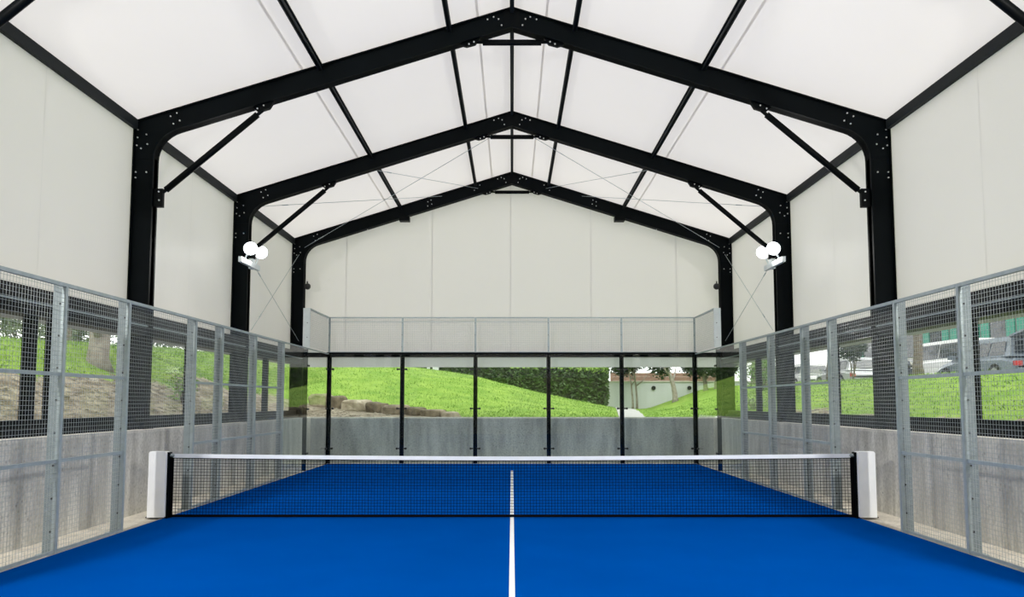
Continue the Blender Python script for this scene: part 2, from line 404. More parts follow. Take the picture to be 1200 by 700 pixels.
# windows: one per bay and side
bays = list(zip(FR[1:], FR))
n = 0
for s in (-1, 1):
    for bi, (a, b) in enumerate(bays):
        n += 1
        w = thing('window_%d' % n, (s*5.95, (a+b)/2, WT), None, None); w['kind'] = 'structure'
        y0, y1 = a+.10, b-.10
        G().box(s*5.93-.11, s*5.93+.11, y0, y1, WT, WT+.10).build('sill_frame', 'frame_black', w)
        G().box(s*5.96-.07, s*5.96+.07, y0, y1, WT+.10, WT+.20).build('sill_rail', 'frame_black', w)
        G().box(s*5.90-.13, s*5.90+.13, y0, y1, 2.72, WB-.01).build('header', 'frame_black', w)
        G().box(s*5.76-.012, s*5.76+.012, y0, y1, 2.855, 2.875).build('header_lip', 'galv', w)
        G().box(s*6.18-.14, s*6.18+.14, y0, y1, 2.72, 2.76).build('soffit', 'soffit', w)  # header underside in lighter grey: outside light put into its colour
        ms = [(a+b)/2+ .0]
        if bi == 1: ms = [3.02]
        if bi == 2: ms = [-1.3, -1.78] if s < 0 else [-1.3]
        if bi == 0: ms = [7.55]
        for my in ms: G().box(s*5.96-.06, s*5.96+.06, my-.06, my+.06, WT+.20, 2.72).build('mullion', 'frame_black', w)
        cuts = [y0] + sorted(ms) + [y1]
        for c0, c1 in zip(cuts, cuts[1:]):
            G().box(s*5.98-.004, s*5.98+.004, c0+(.06 if c0 != y0 else 0), c1-(.06 if c1 != y1 else 0), WT+.20, 2.72).build('pane', 'window_glass', w)
w = thing('window_%d' % (n+1), (0, 10.5, WT), None, None); w['kind'] = 'structure'
G().box(-W, W, 10.40, 10.66, 2.93, WB-.012).build('header', 'frame_black', w)
G().add([(-W, 10.70, 2.655), (W, 10.70, 2.655), (W, 10.70, 3.0), (-W, 10.70, 3.0)], [(0, 1, 2, 3)]).build('lower_sheet', 'wall_panel', w)

# ------------------------------------------------------------------ steel portal frames
def arc_knee(n=8):
    """inner outline from column face to rafter underside, for x>0 mirrored by sign later"""
    r = .50; th = math.atan(SL)
    # column inner x=WI; rafter underside z = roof(x)-DEP ; fillet centre
    # distance r to both: cx = WI-r ; cz so that perpendicular distance to underside = r
    cx = WI-r; cz = roof(cx)-DEP - r/math.cos(th)
    pts = []
    a0, a1 = 0, math.pi/2-th
    for k in range(n+1):
        t = a0+(a1-a0)*k/n; pts.append((cx+r*math.cos(t), cz+r*math.sin(t)))
    return pts
KN = arc_knee()
FNAME = ['gable frame at the hedge end', 'second steel frame from the hedge-end gable', 'third steel frame from the hedge-end gable',
         'fourth steel frame from the hedge-end gable', 'fifth steel frame from the hedge-end gable', 'sixth steel frame from the hedge-end gable']
def portal(i, y):
    lab = ['black steel portal frame against the white hedge-end gable wall', 'black steel portal frame carrying the floodlights, second from the hedge-end gable',
           'black steel portal frame over the net, third from the hedge-end gable', 'black steel portal frame, fourth from the hedge-end gable',
           'black steel portal frame, fifth from the hedge-end gable', 'black steel portal frame, sixth from the hedge-end gable'][i]
    r = thing('portal_frame', (0, y, WT), lab, 'steel frame', 'steel portal frames')
    hw = .055; fw = .10; zc = KN[0][1]; xr = KN[-1][0]
    for s in (-1, 1):
        P = lambda pts: [(s*p[0], p[1]) for p in pts]
        c = G().ext(P([(W, WT+.02), (W, zc), (WI, zc), (WI, WT+.02)]), y-hw, y+hw)
        c.box(min(s*W, s*(W-.02)), max(s*W, s*(W-.02)), y-fw, y+fw, WT+.02, zc)
        c.box(min(s*WI, s*(WI+.02)), max(s*WI, s*(WI+.02)), y-fw, y+fw, WT+.02, zc)
        co = c.build('column', 'steel_black', r)
        G().box(min(s*(W+.03), s*(WI-.04)), max(s*(W+.03), s*(WI-.04)), y-.16, y+.16, WT, WT+.02).build('base_plate', 'steel_black', co)
        k = G().ext(P([(W, zc), (W, EAVE), (xr, roof(xr))] + list(reversed(KN))), y-hw-.006, y+hw+.006)
        k.strip(P(KN), -.02*s, y-fw, y+fw); k.box(min(s*W, s*(W-.02)), max(s*W, s*(W-.02)), y-fw, y+fw, zc, EAVE); k.build('knee', 'steel_black', r)
        f = G().ext(P([(0, APEX), (xr, roof(xr)), KN[-1], (0, roof(0)-DEP+.02)]), y-hw, y+hw)
        f.ext(P([KN[-1], (0, roof(0)-DEP+.02), (0, roof(0)-DEP+.045), (KN[-1][0], KN[-1][1]+.025)]), y-fw, y+fw)
        f.ext(P([(W, EAVE), (0, APEX), (0, APEX-.025), (W, EAVE-.025)]), y-fw, y+fw)
        f.build('rafter', 'steel_black', r)
        # knee brace: tube between a lug on the column and a lug under the rafter
        if i == 0:
            G().box(s*3.0-.14, s*3.0+.14, y-.11, y+.11, roof(3.0)-DEP-.10, roof(3.0)-DEP+.03).build('gable_bracket', 'tie_black', r)
        p, q = Vector((s*5.66, y, 5.02)), Vector((s*4.06, y, 6.40)); d = (q-p).normalized()
        if i > 0:
            b = G().tube(p+d*.10, q-d*.10, .052, 12).build('knee_brace', 'tie_black', r, True)
            G().tube(p, p+d*.10, .028, 8).build('brace_pin', 'tie_black', b); G().tube(q-d*.10, q, .028, 8).build('brace_pin', 'tie_black', b)
            G().box(min(s*5.62, s*WI), max(s*5.62, s*WI), y-.035, y+.035, 4.80, 5.10).build('column_lug', 'tie_black', r)
            G().ext(P([(4.22, roof(4.22)-DEP+.02), (3.86, roof(3.86)-DEP+.02), (3.94, roof(3.94)-DEP-.09), (4.12, roof(4.12)-DEP-.09)]), y-.035, y+.035).build('rafter_lug', 'tie_black', r)
        G().ext(P([(.86, roof(.86)-DEP+.02), (.52, roof(.52)-DEP+.02), (.60, roof(.6)-DEP-.055), (.74, roof(.74)-DEP-.05)]), y-.035, y+.035).build('tie_lug', 'tie_black', r)
    G().tube((-.48, y, 7.545), (.48, y, 7.545), .048, 12).tube((-.72, y, 7.55), (.72, y, 7.55), .024, 8).build('apex_tie', 'tie_black', r, True)
    G().ext([(-.13, roof(.13)-.01), (0, APEX-.01), (.13, roof(.13)-.01), (.13, roof(.13)-DEP+.04), (0, APEX-DEP+.04), (-.13, roof(.13)-DEP+.04)], y-.07, y+.07).build('apex_plate', 'tie_black', r)
    b = G()
    for s in (-1, 1):
        pts = [(6.04, 6.06), (6.04, 5.93), (5.90, 5.98), (5.88, 5.82), (6.05, 5.80), (5.98, 5.75), (6.05, 5.36), (6.05, 5.27), (5.88, 5.36),
               (5.52, roof(5.52)-.10), (5.42, roof(5.42)-.08), (5.47, roof(5.47)-.24), (5.37, roof(5.37)-.22),
               (.30, roof(.30)-.07), (.22, roof(.22)-.13), (.40, roof(.4)-.08), (.17, roof(.17)-.25),
               (5.66, 4.90), (5.67, 5.04), (4.02, roof(4.02)-DEP-.03), (4.12, roof(4.12)-DEP-.05), (.62, roof(.62)-DEP-.03), (.70, roof(.7)-DEP-.04)]
        if i == 0: pts += [(2.35, roof(2.35)-.12), (2.26, roof(2.26)-.10), (2.35, roof(2.35)-.24), (2.24, roof(2.24)-.22), (1.05, roof(1.05)-.2), (.9, roof(.9)-.1)]
        for x, z in pts: b.tube((s*x, y-hw-.02, z), (s*x, y-hw-.004, z), .013, 6)
    b.build('bolt_head', 'bolt', r, kind='stuff')
    return r
for i, y in enumerate(FR): portal(i, y)

# purlins between the frames
LINES = [(0, 'ridge purlin', .035, .11)] + [(s*1.02, 'upper purlin on the %s' % SIDE[s], .036, .11) for s in (-1, 1)] \
      + [(s*3.1, 'middle purlin on the %s' % SIDE[s], .036, .11) for s in (-1, 1)]
for bi, (a, b) in enumerate(bays):
    bl = ['bay next to the hedge-end gable', 'second bay from the hedge-end gable', 'third bay from the hedge-end gable', 'fourth bay from the hedge-end gable', 'fifth bay from the hedge-end gable'][bi]
    for x, nm, hwid, dep in LINES:
        z = roof(x)-.004
        g = G(); y0, y1 = a+.11, b-.11
        if x == 0:
            g.box(-hwid, hwid, y0, y1, z-dep, z-.012)
        else:
            g.box(x-hwid, x+hwid, y0, y1, z-dep, z-dep+.02); g.box(x-.012, x+.012, y0, y1, z-dep, z-.012); g.box(x-hwid, x+hwid, y0, y1, z-.034, z-.014)
        tag(g.build('purlin', 'purlin_grey', loc=(x, (a+b)/2, z-dep)), 'dark steel %s, %s' % (nm, bl), 'purlin', 'roof purlins')
    for s in (-1, 1):
        g = G().ext([(s*6.02, roof(6.02)-.015), (s*6.09, roof(6.09)-.015), (s*6.09, 6.055), (s*6.02, 6.055)], a+.11, b-.11)
        tag(g.build('eave_beam', 'purlin_grey', loc=(s*6, (a+b)/2, 5.99)), 'dark steel eave beam on the %s, %s' % (SIDE[s], bl), 'beam', 'eave beams')

# bracing cables in the bay next to the gable
def cable(p, q, label, r=.006):
    g = G().tube(p, q, r, 6)
    root = tag(g.build('bracing_cable', 'galv', loc=tuple(min(Vector(p), Vector(q), key=lambda v: v.z))), label, 'cable', 'wind bracing cables')
    d = (Vector(q)-Vector(p)).normalized(); c = Vector(p)+d*.7
    G().tube(c, c+d*.16, r*2.0, 8).build('turnbuckle', 'galv', root)
for s in (-1, 1):
    u = SIDE[s]
    f2, f3 = FR[1]+.12, FR[0]-.12
    cable((s*5.75, f3, 5.95), (s*.35, f2, 7.66), 'thin roof bracing cable from gable knee towards the ridge, %s' % u)
    cable((s*5.70, f2, 6.0), (s*1.95, f3, 7.40), 'thin roof bracing cable from floodlight frame knee to gable rafter, %s' % u)
    cable((s*3.2, f2, 6.86), (s*.95, f3, 7.62), 'thin roof bracing cable between middle and upper purlins, %s' % u)
    cable((s*5.80, f2, 4.85), (s*5.86, f3, 3.35), 'thin wall bracing cable falling from floodlight to gable column foot, %s' % u)
    cable((s*5.72, f2, 3.25), (s*5.90, f3, 5.75), 'thin wall bracing cable rising to the gable column knee, %s' % u)

# ------------------------------------------------------------------ floodlights on the second frame, fittings on the gable columns
def floodlight(s, yc, aim, label, watt, cone):
    r = thing('floodlight', (s*5.7, yc, 4.60), label, 'floodlight', 'court floodlights')
    G().box(s*5.66-.035, s*5.66+.035, yc-.88, yc+.32, 4.59, 4.70).build('mounting_bar', 'galv_light', r)
    G().box(min(s*5.66, s*5.75), max(s*5.66, s*5.75), yc-.08, yc+.08, 4.58, 4.80).build('column_bracket', 'galv_light', r)
    for dy, zz in ((-.58, 4.93), (.12, 4.98)):
        yy = yc+dy
        tgt = Vector((s*.6, aim, 0)); c = Vector((s*5.55, yy, zz)); d = (tgt-c).normalized()
        h = G().tube(c-d*.10, c+d*.03, .09, 20, r2=.15).build('lamp_head', 'galv_light', r, False)
        G().tube(c+d*.03, c+d*.036, .135, 20).build('lens', 'lamp_glow', h)
        G().tube(c-d*.05, (s*5.66, yy, 4.70), .018, 8).build('yoke', 'galv_light', h)
        ld = bpy.data.lights.new('lamp_beam', 'SPOT'); ld.energy = watt; ld.spot_size = math.radians(cone); ld.spot_blend = .6; ld.shadow_soft_size = .14; ld.color = (1, .99, .96)
        lo = bpy.data.objects.new('lamp_beam', ld); COL.objects.link(lo); lo.parent = r
        lo.location = c+d*.05-wloc(r); lo.rotation_euler = d.to_track_quat('-Z', 'Y').to_euler()
for s in (-1, 1):
    floodlight(s, FR[1], -4.5, 'twin-headed white floodlight glowing on the second steel frame from the hedge-end gable, %s' % SIDE[s], 300, 96)
    floodlight(s, FR[4], 5.0, 'added unseen twin-headed fill floodlight on the fifth steel frame, %s' % SIDE[s], 1150, 112)  # unseen pair, added to brighten the surfaces at court level
    k = thing('round_fitting', (s*5.70, 10.05, 4.75), 'small round black fitting on the gable column, %s' % SIDE[s], 'fitting', 'gable column fittings')
    G().path([(s*5.66, 10.10, 4.85), (s*5.64, 10.05, 4.85), (s*5.62, 9.98, 4.85), (s*5.61, 9.93, 4.85)], [.05, .085, .085, .05], 14).build('body', 'plastic_black', k, True)
    G().tube((s*5.75, 10.12, 4.93), (s*5.64, 10.06, 4.86), .015, 6).tube((s*5.65, 10.06, 4.9), (s*5.65, 10.06, 5.0), .02, 6).build('bracket', 'plastic_black', k)

# ------------------------------------------------------------------ fences
def wire_grid(axis, fixed, a0, a1, z0, z1, pitch=.05, r=.002):
    g = G(); k = int(round((a1-a0)/pitch)); m = int(round((z1-z0)/pitch))
    def pt(a, z, o): return (fixed+o, a, z) if axis == 'y' else (a, fixed+o, z)
    for i in range(1, k):
        a = a0+(a1-a0)*i/k; g.tube(pt(a, z0, 0), pt(a, z1, 0), r, 4, caps=False)
    for j in range(1, m):
        z = z0+(z1-z0)*j/m; g.tube(pt(a0, z, 2*r), pt(a1, z, 2*r), r, 4, caps=False)
    return g
def post(x, y, z0, z1, axis, label, depth=.15, wid=.05, sgn=1, matn='galv'):
    """flat galvanised post: narrow face to the court, wide web outwards, with a row of bolt holes"""
    r = thing('fence_post', (x, y, z0), label, 'post', 'galvanised fence posts')
    if axis == 'y':
        g = G().box(min(x, x+sgn*.045), max(x, x+sgn*.045), y-wid/2, y+wid/2, z0, z1)
        g.build('profile', matn, r)
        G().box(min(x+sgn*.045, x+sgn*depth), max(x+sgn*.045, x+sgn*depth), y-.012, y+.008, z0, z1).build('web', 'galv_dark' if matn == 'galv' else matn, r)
        G().box(min(x, x+sgn*(depth+.04)), max(x, x+sgn*(depth+.04)), y-.07, y+.07, z0, z0+.012).build('base_plate', matn, r) if z0 < .1 else None
        b = G(); z = z0+.25
        while z < z1-.05:
            b.tube((x+sgn*.062, y-.024, z), (x+sgn*.062, y-.012, z), .011, 8); z += .36
        b.build('bolt_head', 'plastic_black', r, kind='stuff')
    else:
        G().box(x-wid/2, x+wid/2, y-.005, y+depth, z0, z1).build('profile', matn, r)
        b = G(); z = z0+.15
        while z < z1: b.tube((x-.012, y-.012, z), (x-.012, y-.005, z), .010, 8); z += .33
        b.build('bolt_head', 'plastic_black', r, kind='stuff')
    return r
FAR = [.96, 2.13, 3.92, 5.80]
NEAR = [-1.22, -2.69, -4.25, -6.0]
POSTL_F = ['galvanised fence post beside the net opening, glass end, %s', 'second galvanised post from the net opening towards the glass, %s',
           'third galvanised post from the net opening towards the glass, %s', 'galvanised post where the mesh meets the side glass, %s']
POSTL_N = ['galvanised fence post beside the net opening, open end, %s', 'second galvanised post from the net opening away from the glass, %s',
           'third galvanised post from the net opening away from the glass, %s', 'fourth galvanised post from the net opening away from the glass, %s']
def side_panel(s, a, b, z0, z1, rails, label):
    x = s*5.02
    r = thing('mesh_panel', (x, (a+b)/2, z0), label, 'fence panel', 'wire mesh fence panels')
    y0, y1 = a+.027, b-.027
    wire_grid('y', x, y0, y1, z0+.02, z1-.02).build('wire_mesh', 'wire', r, fix=False, kind='stuff')
    G().box(x-.022, x+.022, y0, y1, z1-.04, z1).build('top_rail', 'galv', r)
    if z0 < .5: G().box(x-.015, x+.015, y0, y1, z0, z0+.03).build('bottom_rail', 'galv', r)
    for z in rails: G().box(min(x, x+s*.04), max(x, x+s*.04), y0, y1, z-.02, z+.02).build('middle_rail', 'galv', r)
for s in (-1, 1):
    u = SIDE[s]; X = s*5.0
    for y, l in zip(FAR, POSTL_F): post(X, y, .0, 3.0, 'y', l % u, sgn=s)
    for y, l in zip(NEAR, POSTL_N): post(X, y, .0, 3.0, 'y', l % u, sgn=s)
    side_panel(s, NEAR[0], FAR[0], 1.28, 3.0, (), 'raised wire mesh panel above the opening at the net end, %s' % u)
    for k in range(3):
        side_panel(s, FAR[k], FAR[k+1], .02, 3.0, (1.02, 1.98), '%s full-height mesh panel from the net towards the glass, %s' % (ORD[k], u))
        side_panel(s, NEAR[k+1], NEAR[k], .02, 3.0, (1.02, 1.98), '%s full-height mesh panel from the net away from the glass, %s' % (ORD[k], u))
    # raised 4 m section above the last side glass
    post(X, 7.92, 3.02, 4.0, 'y', 'pale galvanised plate post ending the raised corner mesh, %s' % u, depth=.17, sgn=s, matn='galv_light')
    side_panel(s, 7.92, 9.96, 3.0, 4.0, (), 'raised mesh panel above the corner side glass, %s' % u)
    post(X, 9.99, 3.02, 4.0, 'x', 'galvanised corner post above the back glass, %s' % u, depth=.05)

def glass_pane(axis, fixed, a, b, label, clamp_at):
    c = (fixed, (a+b)/2, .02) if axis == 'y' else ((a+b)/2, fixed, .02)
    r = thing('glass_screen', c, label, 'glass panel', 'glass wall panels')
    e = .012
    if axis == 'y': G().box(fixed-.006, fixed+.006, a+e, b-e, .03, 2.97).build('pane', 'court_glass', r)
    else: G().box(a+e, b-e, fixed-.006, fixed+.006, .03, 2.97).build('pane', 'court_glass', r)
    for cc, sg in clamp_at:
        for z in (.42, 1.5, 2.567):
            g = G()
            if axis == 'y': g.box(fixed-.02, fixed+.02, cc+min(0, sg*.10), cc+max(0, sg*.10), z-.022, z+.022)
            else:
                g.box(cc+min(sg*.05, sg*.12), cc+max(sg*.05, sg*.12), fixed-.03, fixed+.03, z-.018, z+.018); g.tube((cc+sg*.12, fixed-.034, z), (cc+sg*.12, fixed+.03, z), .03, 10)
            g.build('clamp', 'plastic_black', r)
BX = [-5, -3, -1, 1, 3, 5]
GL = ['corner back glass panel, earth-bank side', 'second back glass panel from the earth-bank corner', 'middle back glass panel on the centre line of the court',
      'second back glass panel from the car-park corner', 'corner back glass panel, car-park side']
ML = ['corner mesh panel above the back glass, earth-bank side', 'second mesh panel above the back glass from the earth-bank corner', 'middle mesh panel above the back glass',
      'second mesh panel above the back glass from the car-park corner', 'corner mesh panel above the back glass, car-park side']
for k in range(5):
    a, b = BX[k], BX[k+1]
    glass_pane('x', 10.0, a, b, 'clear ' + GL[k], ((a, 1), (b, -1)))
    r = thing('mesh_panel', ((a+b)/2, 10.0, 3.03), 'galvanised ' + ML[k], 'fence panel', 'mesh panels above the back glass')
    wire_grid('x', 10.0, a+.03, b-.03, 3.05, 3.97).build('wire_mesh', 'wire', r, fix=False, kind='stuff')
    G().box(a+.03, b-.03, 9.98, 10.02, 3.965, 4.0).build('top_rail', 'galv', r)
    G().box(a+.03, b-.03, 9.985, 10.015, 3.86, 3.875).build('upper_rail', 'galv', r)
    G().box(a+.03, b-.03, 9.985, 10.015, 3.03, 3.05).build('bottom_rail', 'galv', r)
PL = ['black post at the glass corner, earth-bank side', 'second black glass post from the earth-bank corner', 'third black glass post from the earth-bank corner',
      'third black glass post from the car-park corner', 'second black glass post from the car-park corner', 'black post at the glass corner, car-park side']
UL = ['', 'second galvanised mesh post over the back glass from the earth-bank corner', 'third galvanised mesh post over the back glass from the earth-bank corner',
      'third galvanised mesh post over the back glass from the car-park corner', 'second galvanised mesh post over the back glass from the car-park corner', '']
for k, x in enumerate(BX):
    r = thing('glass_post', (x, 10.06, 0), PL[k], 'post', 'black glass posts')
    G().box(x-.055, x+.055, 10.036, 10.11, .0, 2.97).build('profile', 'steel_black', r)
    G().box(x-.09, x+.09, 10.036, 10.16, .0, .012).build('base_plate', 'steel_black', r)
    if 0 < k < 5: post(x, 10.0, 3.03, 4.0, 'x', UL[k], depth=.05)
b = G().box(-5.06, 5.06, 9.985, 10.05, 2.975, 3.03).build('glass_rail', 'steel_black', loc=(0, 10, 2.97))
tag(b, 'black horizontal rail along the top of the back glass', 'rail')
for s in (-1, 1):
    X = s*5.02; u = SIDE[s]
    glass_pane('y', X, 5.83, 7.9, 'clear side glass panel between mesh post and black joint, %s' % u, ((7.9, -1),))
    glass_pane('y', X, 7.9, 9.96, 'clear corner side glass panel next to the back wall, %s' % u, ((7.9, 1), (9.96, -1)))
    r = thing('glass_post', (s*5.06, 7.9, 0), 'thin black joint post between the two side glass panels, %s' % u, 'post', 'side glass posts')
    G().box(min(s*5.03, s*5.13), max(s*5.03, s*5.13), 7.885, 7.915, 0, 2.975).build('profile', 'steel_black', r)
    r = G().box(s*5.02-.022, s*5.02+.022, 5.83, 9.97, 2.975, 3.0).build('glass_rail', 'galv', loc=(s*5.02, 7.9, 2.97))
    tag(r, 'slim grey rail along the top of the side glass, %s' % u, 'rail', 'side glass rails')

# ------------------------------------------------------------------ net
NH = 4.93
def ztop(x): return .885 + .04*(abs(x)/NH)**1.5
net = thing('padel_net', (0, 0, 0), 'black padel net with white top band stretched across the court', 'net')
g = G(); k = 224
def ny(x, z): return .012*math.sin(x*1.3)*math.sin(min(1, z/.9)*math.pi)
zs = [.05+.0425*j for j in range(20)]
for i in range(1, k):
    x = -NH+2*NH*i/k; p = [(x, ny(x, z), z) for z in (.03, .3, .6, ztop(x)-.03)]
    for a, b in zip(p, p[1:]): g.tube(a, b, .003, 4, caps=False)
for z in zs:
    m = 28
    for i in range(m):
        a, b = -NH+2*NH*i/m, -NH+2*NH*(i+1)/m
        za, zb = z*ztop(a)/.9, z*ztop(b)/.9
        g.tube((a, ny(a, za), za), (b, ny(b, zb), zb), .003, 4, caps=False)
g.build('netting', 'net_black', net, fix=False, kind='stuff')
def ribbon(z0f, z1f, hy, name, m):
    g = G(); n = 32; vs = []; fs = []
    for i in range(n+1):
        x = -NH+2*NH*i/n
        vs += [(x, -hy, z0f(x)), (x, hy, z0f(x)), (x, hy, z1f(x)), (x, -hy, z1f(x))]
    for i in range(n):
        a = i*4; fs += [(a+j, a+(j+1) % 4, a+4+(j+1) % 4, a+4+j) for j in range(4)]
    fs += [(0, 1, 2, 3), (n*4+3, n*4+2, n*4+1, n*4)]
    return g.add(vs, fs).build(name, m, net)
ribbon(lambda x: ztop(x)-.055, lambda x: ztop(x), .012, 'top_band', 'band_white')
ribbon(lambda x: ztop(x)-.068, lambda x: ztop(x)-.055, .008, 'band_hem', 'net_black')
ribbon(lambda x: .022, lambda x: .058, .006, 'bottom_band', 'net_black')
for s in (-1, 1):
    G().box(s*(NH-.02)-.024, s*(NH-.02)+.024, -.012, .012, .02, .90).build('side_band', 'net_black', net)
    G().tube((s*(NH-.03), -.02, .90), (s*(NH+.03), -.02, .90), .014, 8).tube((s*(NH-.04), -.02, .905), (s*(NH-.04), .02, .905), .02, 8).build('tension_clip', 'galv', net)
    r = thing('post_pad', (s*5.07, -.05, 0), 'tall white padded net post cover standing on black foot, %s' % SIDE[s], 'net post', 'padded net posts')
    x0, x1 = sorted((s*4.955, s*5.20)); 
    G().ext([(x0, .03), (x1, .03), (x1, .94), (x1-.015, .962), (x0+.015, .962), (x0, .94)], -.11, .03).build('pad', 'pad_white', r)
    G().box(min(s*4.93, s*4.955), max(s*4.93, s*4.955), -.06, .04, .012, .95).build('post', 'steel_black', r)
    G().box(min(s*4.95, s*5.225), max(s*4.95, s*5.225), -.10, .06, .022, .036).build('foot_plate', 'steel_black', r)

# ================================================================== outside
def on(x, y, dz=0): return (x, y, gz(x, y)+dz)
# concrete path between the lawns
g = G(); vs = []; fs = []
for i in range(25):
    y = 11.1+i*.9
    for dx in (-.42, .42): vs.append((pathx(y)+dx*(1+.004*i), y, gz(pathx(y)+dx, y)+.04))
for i in range(24): fs.append((2*i, 2*i+1, 2*i+3, 2*i+2))
g.add(vs, fs); o = g.build('path', 'path'); o['kind'] = 'structure'
# car park surface
g = G(); vs = []; fs = []
for i in range(40):
    y = -22+i*2.2
    for x in (13.6, 16, 19, 23.5): vs.append((x, y, max(gz(x+dx, y) for dx in (-.3, 0, .3))+.05))
for i in range(39):
    for j in range(3): a = i*4+j; fs.append((a, a+1, a+5, a+4))
g.add(vs, fs); o = g.build('road', 'asphalt'); o['kind'] = 'structure'

# grass blades
g = G(); rnd = random.Random(3); cnt = 0
while cnt < 52000:
    t = rnd.random()
    if t < .55: x, y = rnd.uniform(-12, 7.5), 11.2+rnd.random()**1.5*18
    elif t < .78: x, y = rnd.uniform(-13.5, -7.5), rnd.uniform(-4, 20)
    else: x, y = rnd.uniform(7, 13.4), rnd.uniform(-4, 26)
    if earth(x, y) > .35+.3*rnd.random() or (y > 11 and abs(x-pathx(y)) < .5): cnt += .2; continue
    h = rnd.uniform(.03, .085); a = rnd.uniform(0, 6.28); w = rnd.uniform(.008, .02); z = gz(x, y)-.005
    g.add([(x-w*math.cos(a), y-w*math.sin(a), z), (x+w*math.cos(a), y+w*math.sin(a), z), (x+rnd.uniform(-.05, .05), y+rnd.uniform(-.05, .05), z+h)], [(0, 1, 2)]); cnt += 1
o = g.build('grass', 'blade', fix=False); tag(o, 'short bright green grass covering the banks around the hall', 'grass', kind='stuff')

# rubble on the earth banks
def blob(g, c, r, rnd, n=6, m=4, sq=(1, 1, .7)):
    vs = []; fs = []
    for j in range(m+1):
        ph = math.pi*j/m
        for i in range(n):
            th = 2*math.pi*i/n; k = r*rnd.uniform(.75, 1.15)
            vs.append((c[0]+k*sq[0]*math.sin(ph)*math.cos(th), c[1]+k*sq[1]*math.sin(ph)*math.sin(th), c[2]+k*sq[2]*math.cos(ph)))
    for j in range(m):
        for i in range(n): fs.append((j*n+i, j*n+(i+1) % n, (j+1)*n+(i+1) % n, (j+1)*n+i))
    g.add(vs, fs)
g = G(); rnd = random.Random(5)
for _ in range(2600):
    s = rnd.choice((-1, -1, 1)); x = s*rnd.uniform(6.5, 9.2); y = rnd.uniform(-4.5, 11)
    if rnd.random() < .15: x, y = rnd.uniform(-7, -1.5), rnd.uniform(11.2, 15)
    if earth(x, y) < .6: continue
    blob(g, on(x, y), rnd.uniform(.015, .07), rnd, 5, 3)
o = g.build('rubble', 'rubble', fix=False); tag(o, 'loose stones and clods lying on the bare earth banks', 'rubble', kind='stuff')

# stone ledge behind the glass
rnd = random.Random(11)
sizes = [.75, .55, .95, .60, .85, .50, .70, .45]
x = -6.9
rl = ['long brown rock at the upper end of the stone ledge', 'small block second from the upper end of the ledge', 'large pale rock third from the upper end of the ledge', 'squat dark rock fourth from the upper end of the ledge',
      'broad rock fifth from the upper end of the ledge', 'small rock sixth from the upper end of the ledge', 'low rock second from the lower end of the ledge', 'smallest rock at the lower end of the stone ledge']
for k, w in enumerate(sizes):
    xc = x+w/2; yc = ledge_y(xc); h = .44-.035*k
    c = on(xc, yc); g = G()
    ang = -.5; n = 18; m = 9; vs = []; fs = []
    for j in range(m+1):
        ph = math.pi*j/m
        for i in range(n):
            th = 2*math.pi*i/n; sp = lambda v, e=.45: math.copysign(abs(v)**e, v)
            px, py, pz = w*.54*sp(math.sin(ph))*sp(math.cos(th)), .30*sp(math.sin(ph))*sp(math.sin(th)), h*.62*sp(math.cos(ph))+h*.30
            q = Vector((px, py, pz)); nn = noise.noise(q*3.1+Vector((k*7, 0, 0)))*.16 + noise.noise(q*8+Vector((k*3, 5, 0)))*.07
            px *= 1+nn*.8; py *= 1+nn*1.6; pz *= 1+nn*.9
            vs.append((c[0]+px*math.cos(ang)-py*math.sin(ang), c[1]+px*math.sin(ang)+py*math.cos(ang), c[2]+pz))
    for j in range(m):
        for i in range(n): fs.append((j*n+i, j*n+(i+1) % n, (j+1)*n+(i+1) % n, (j+1)*n+i))
    g.add(vs, fs)
    tag(g.build('rock', ['rock', 'rock_dark', 'rock_pale', 'rock_dark', 'rock', 'rock_dark', 'rock', 'rock_pale'][k], loc=c), rl[k], 'rock', 'rocks of the stone ledge'); x += w*.98

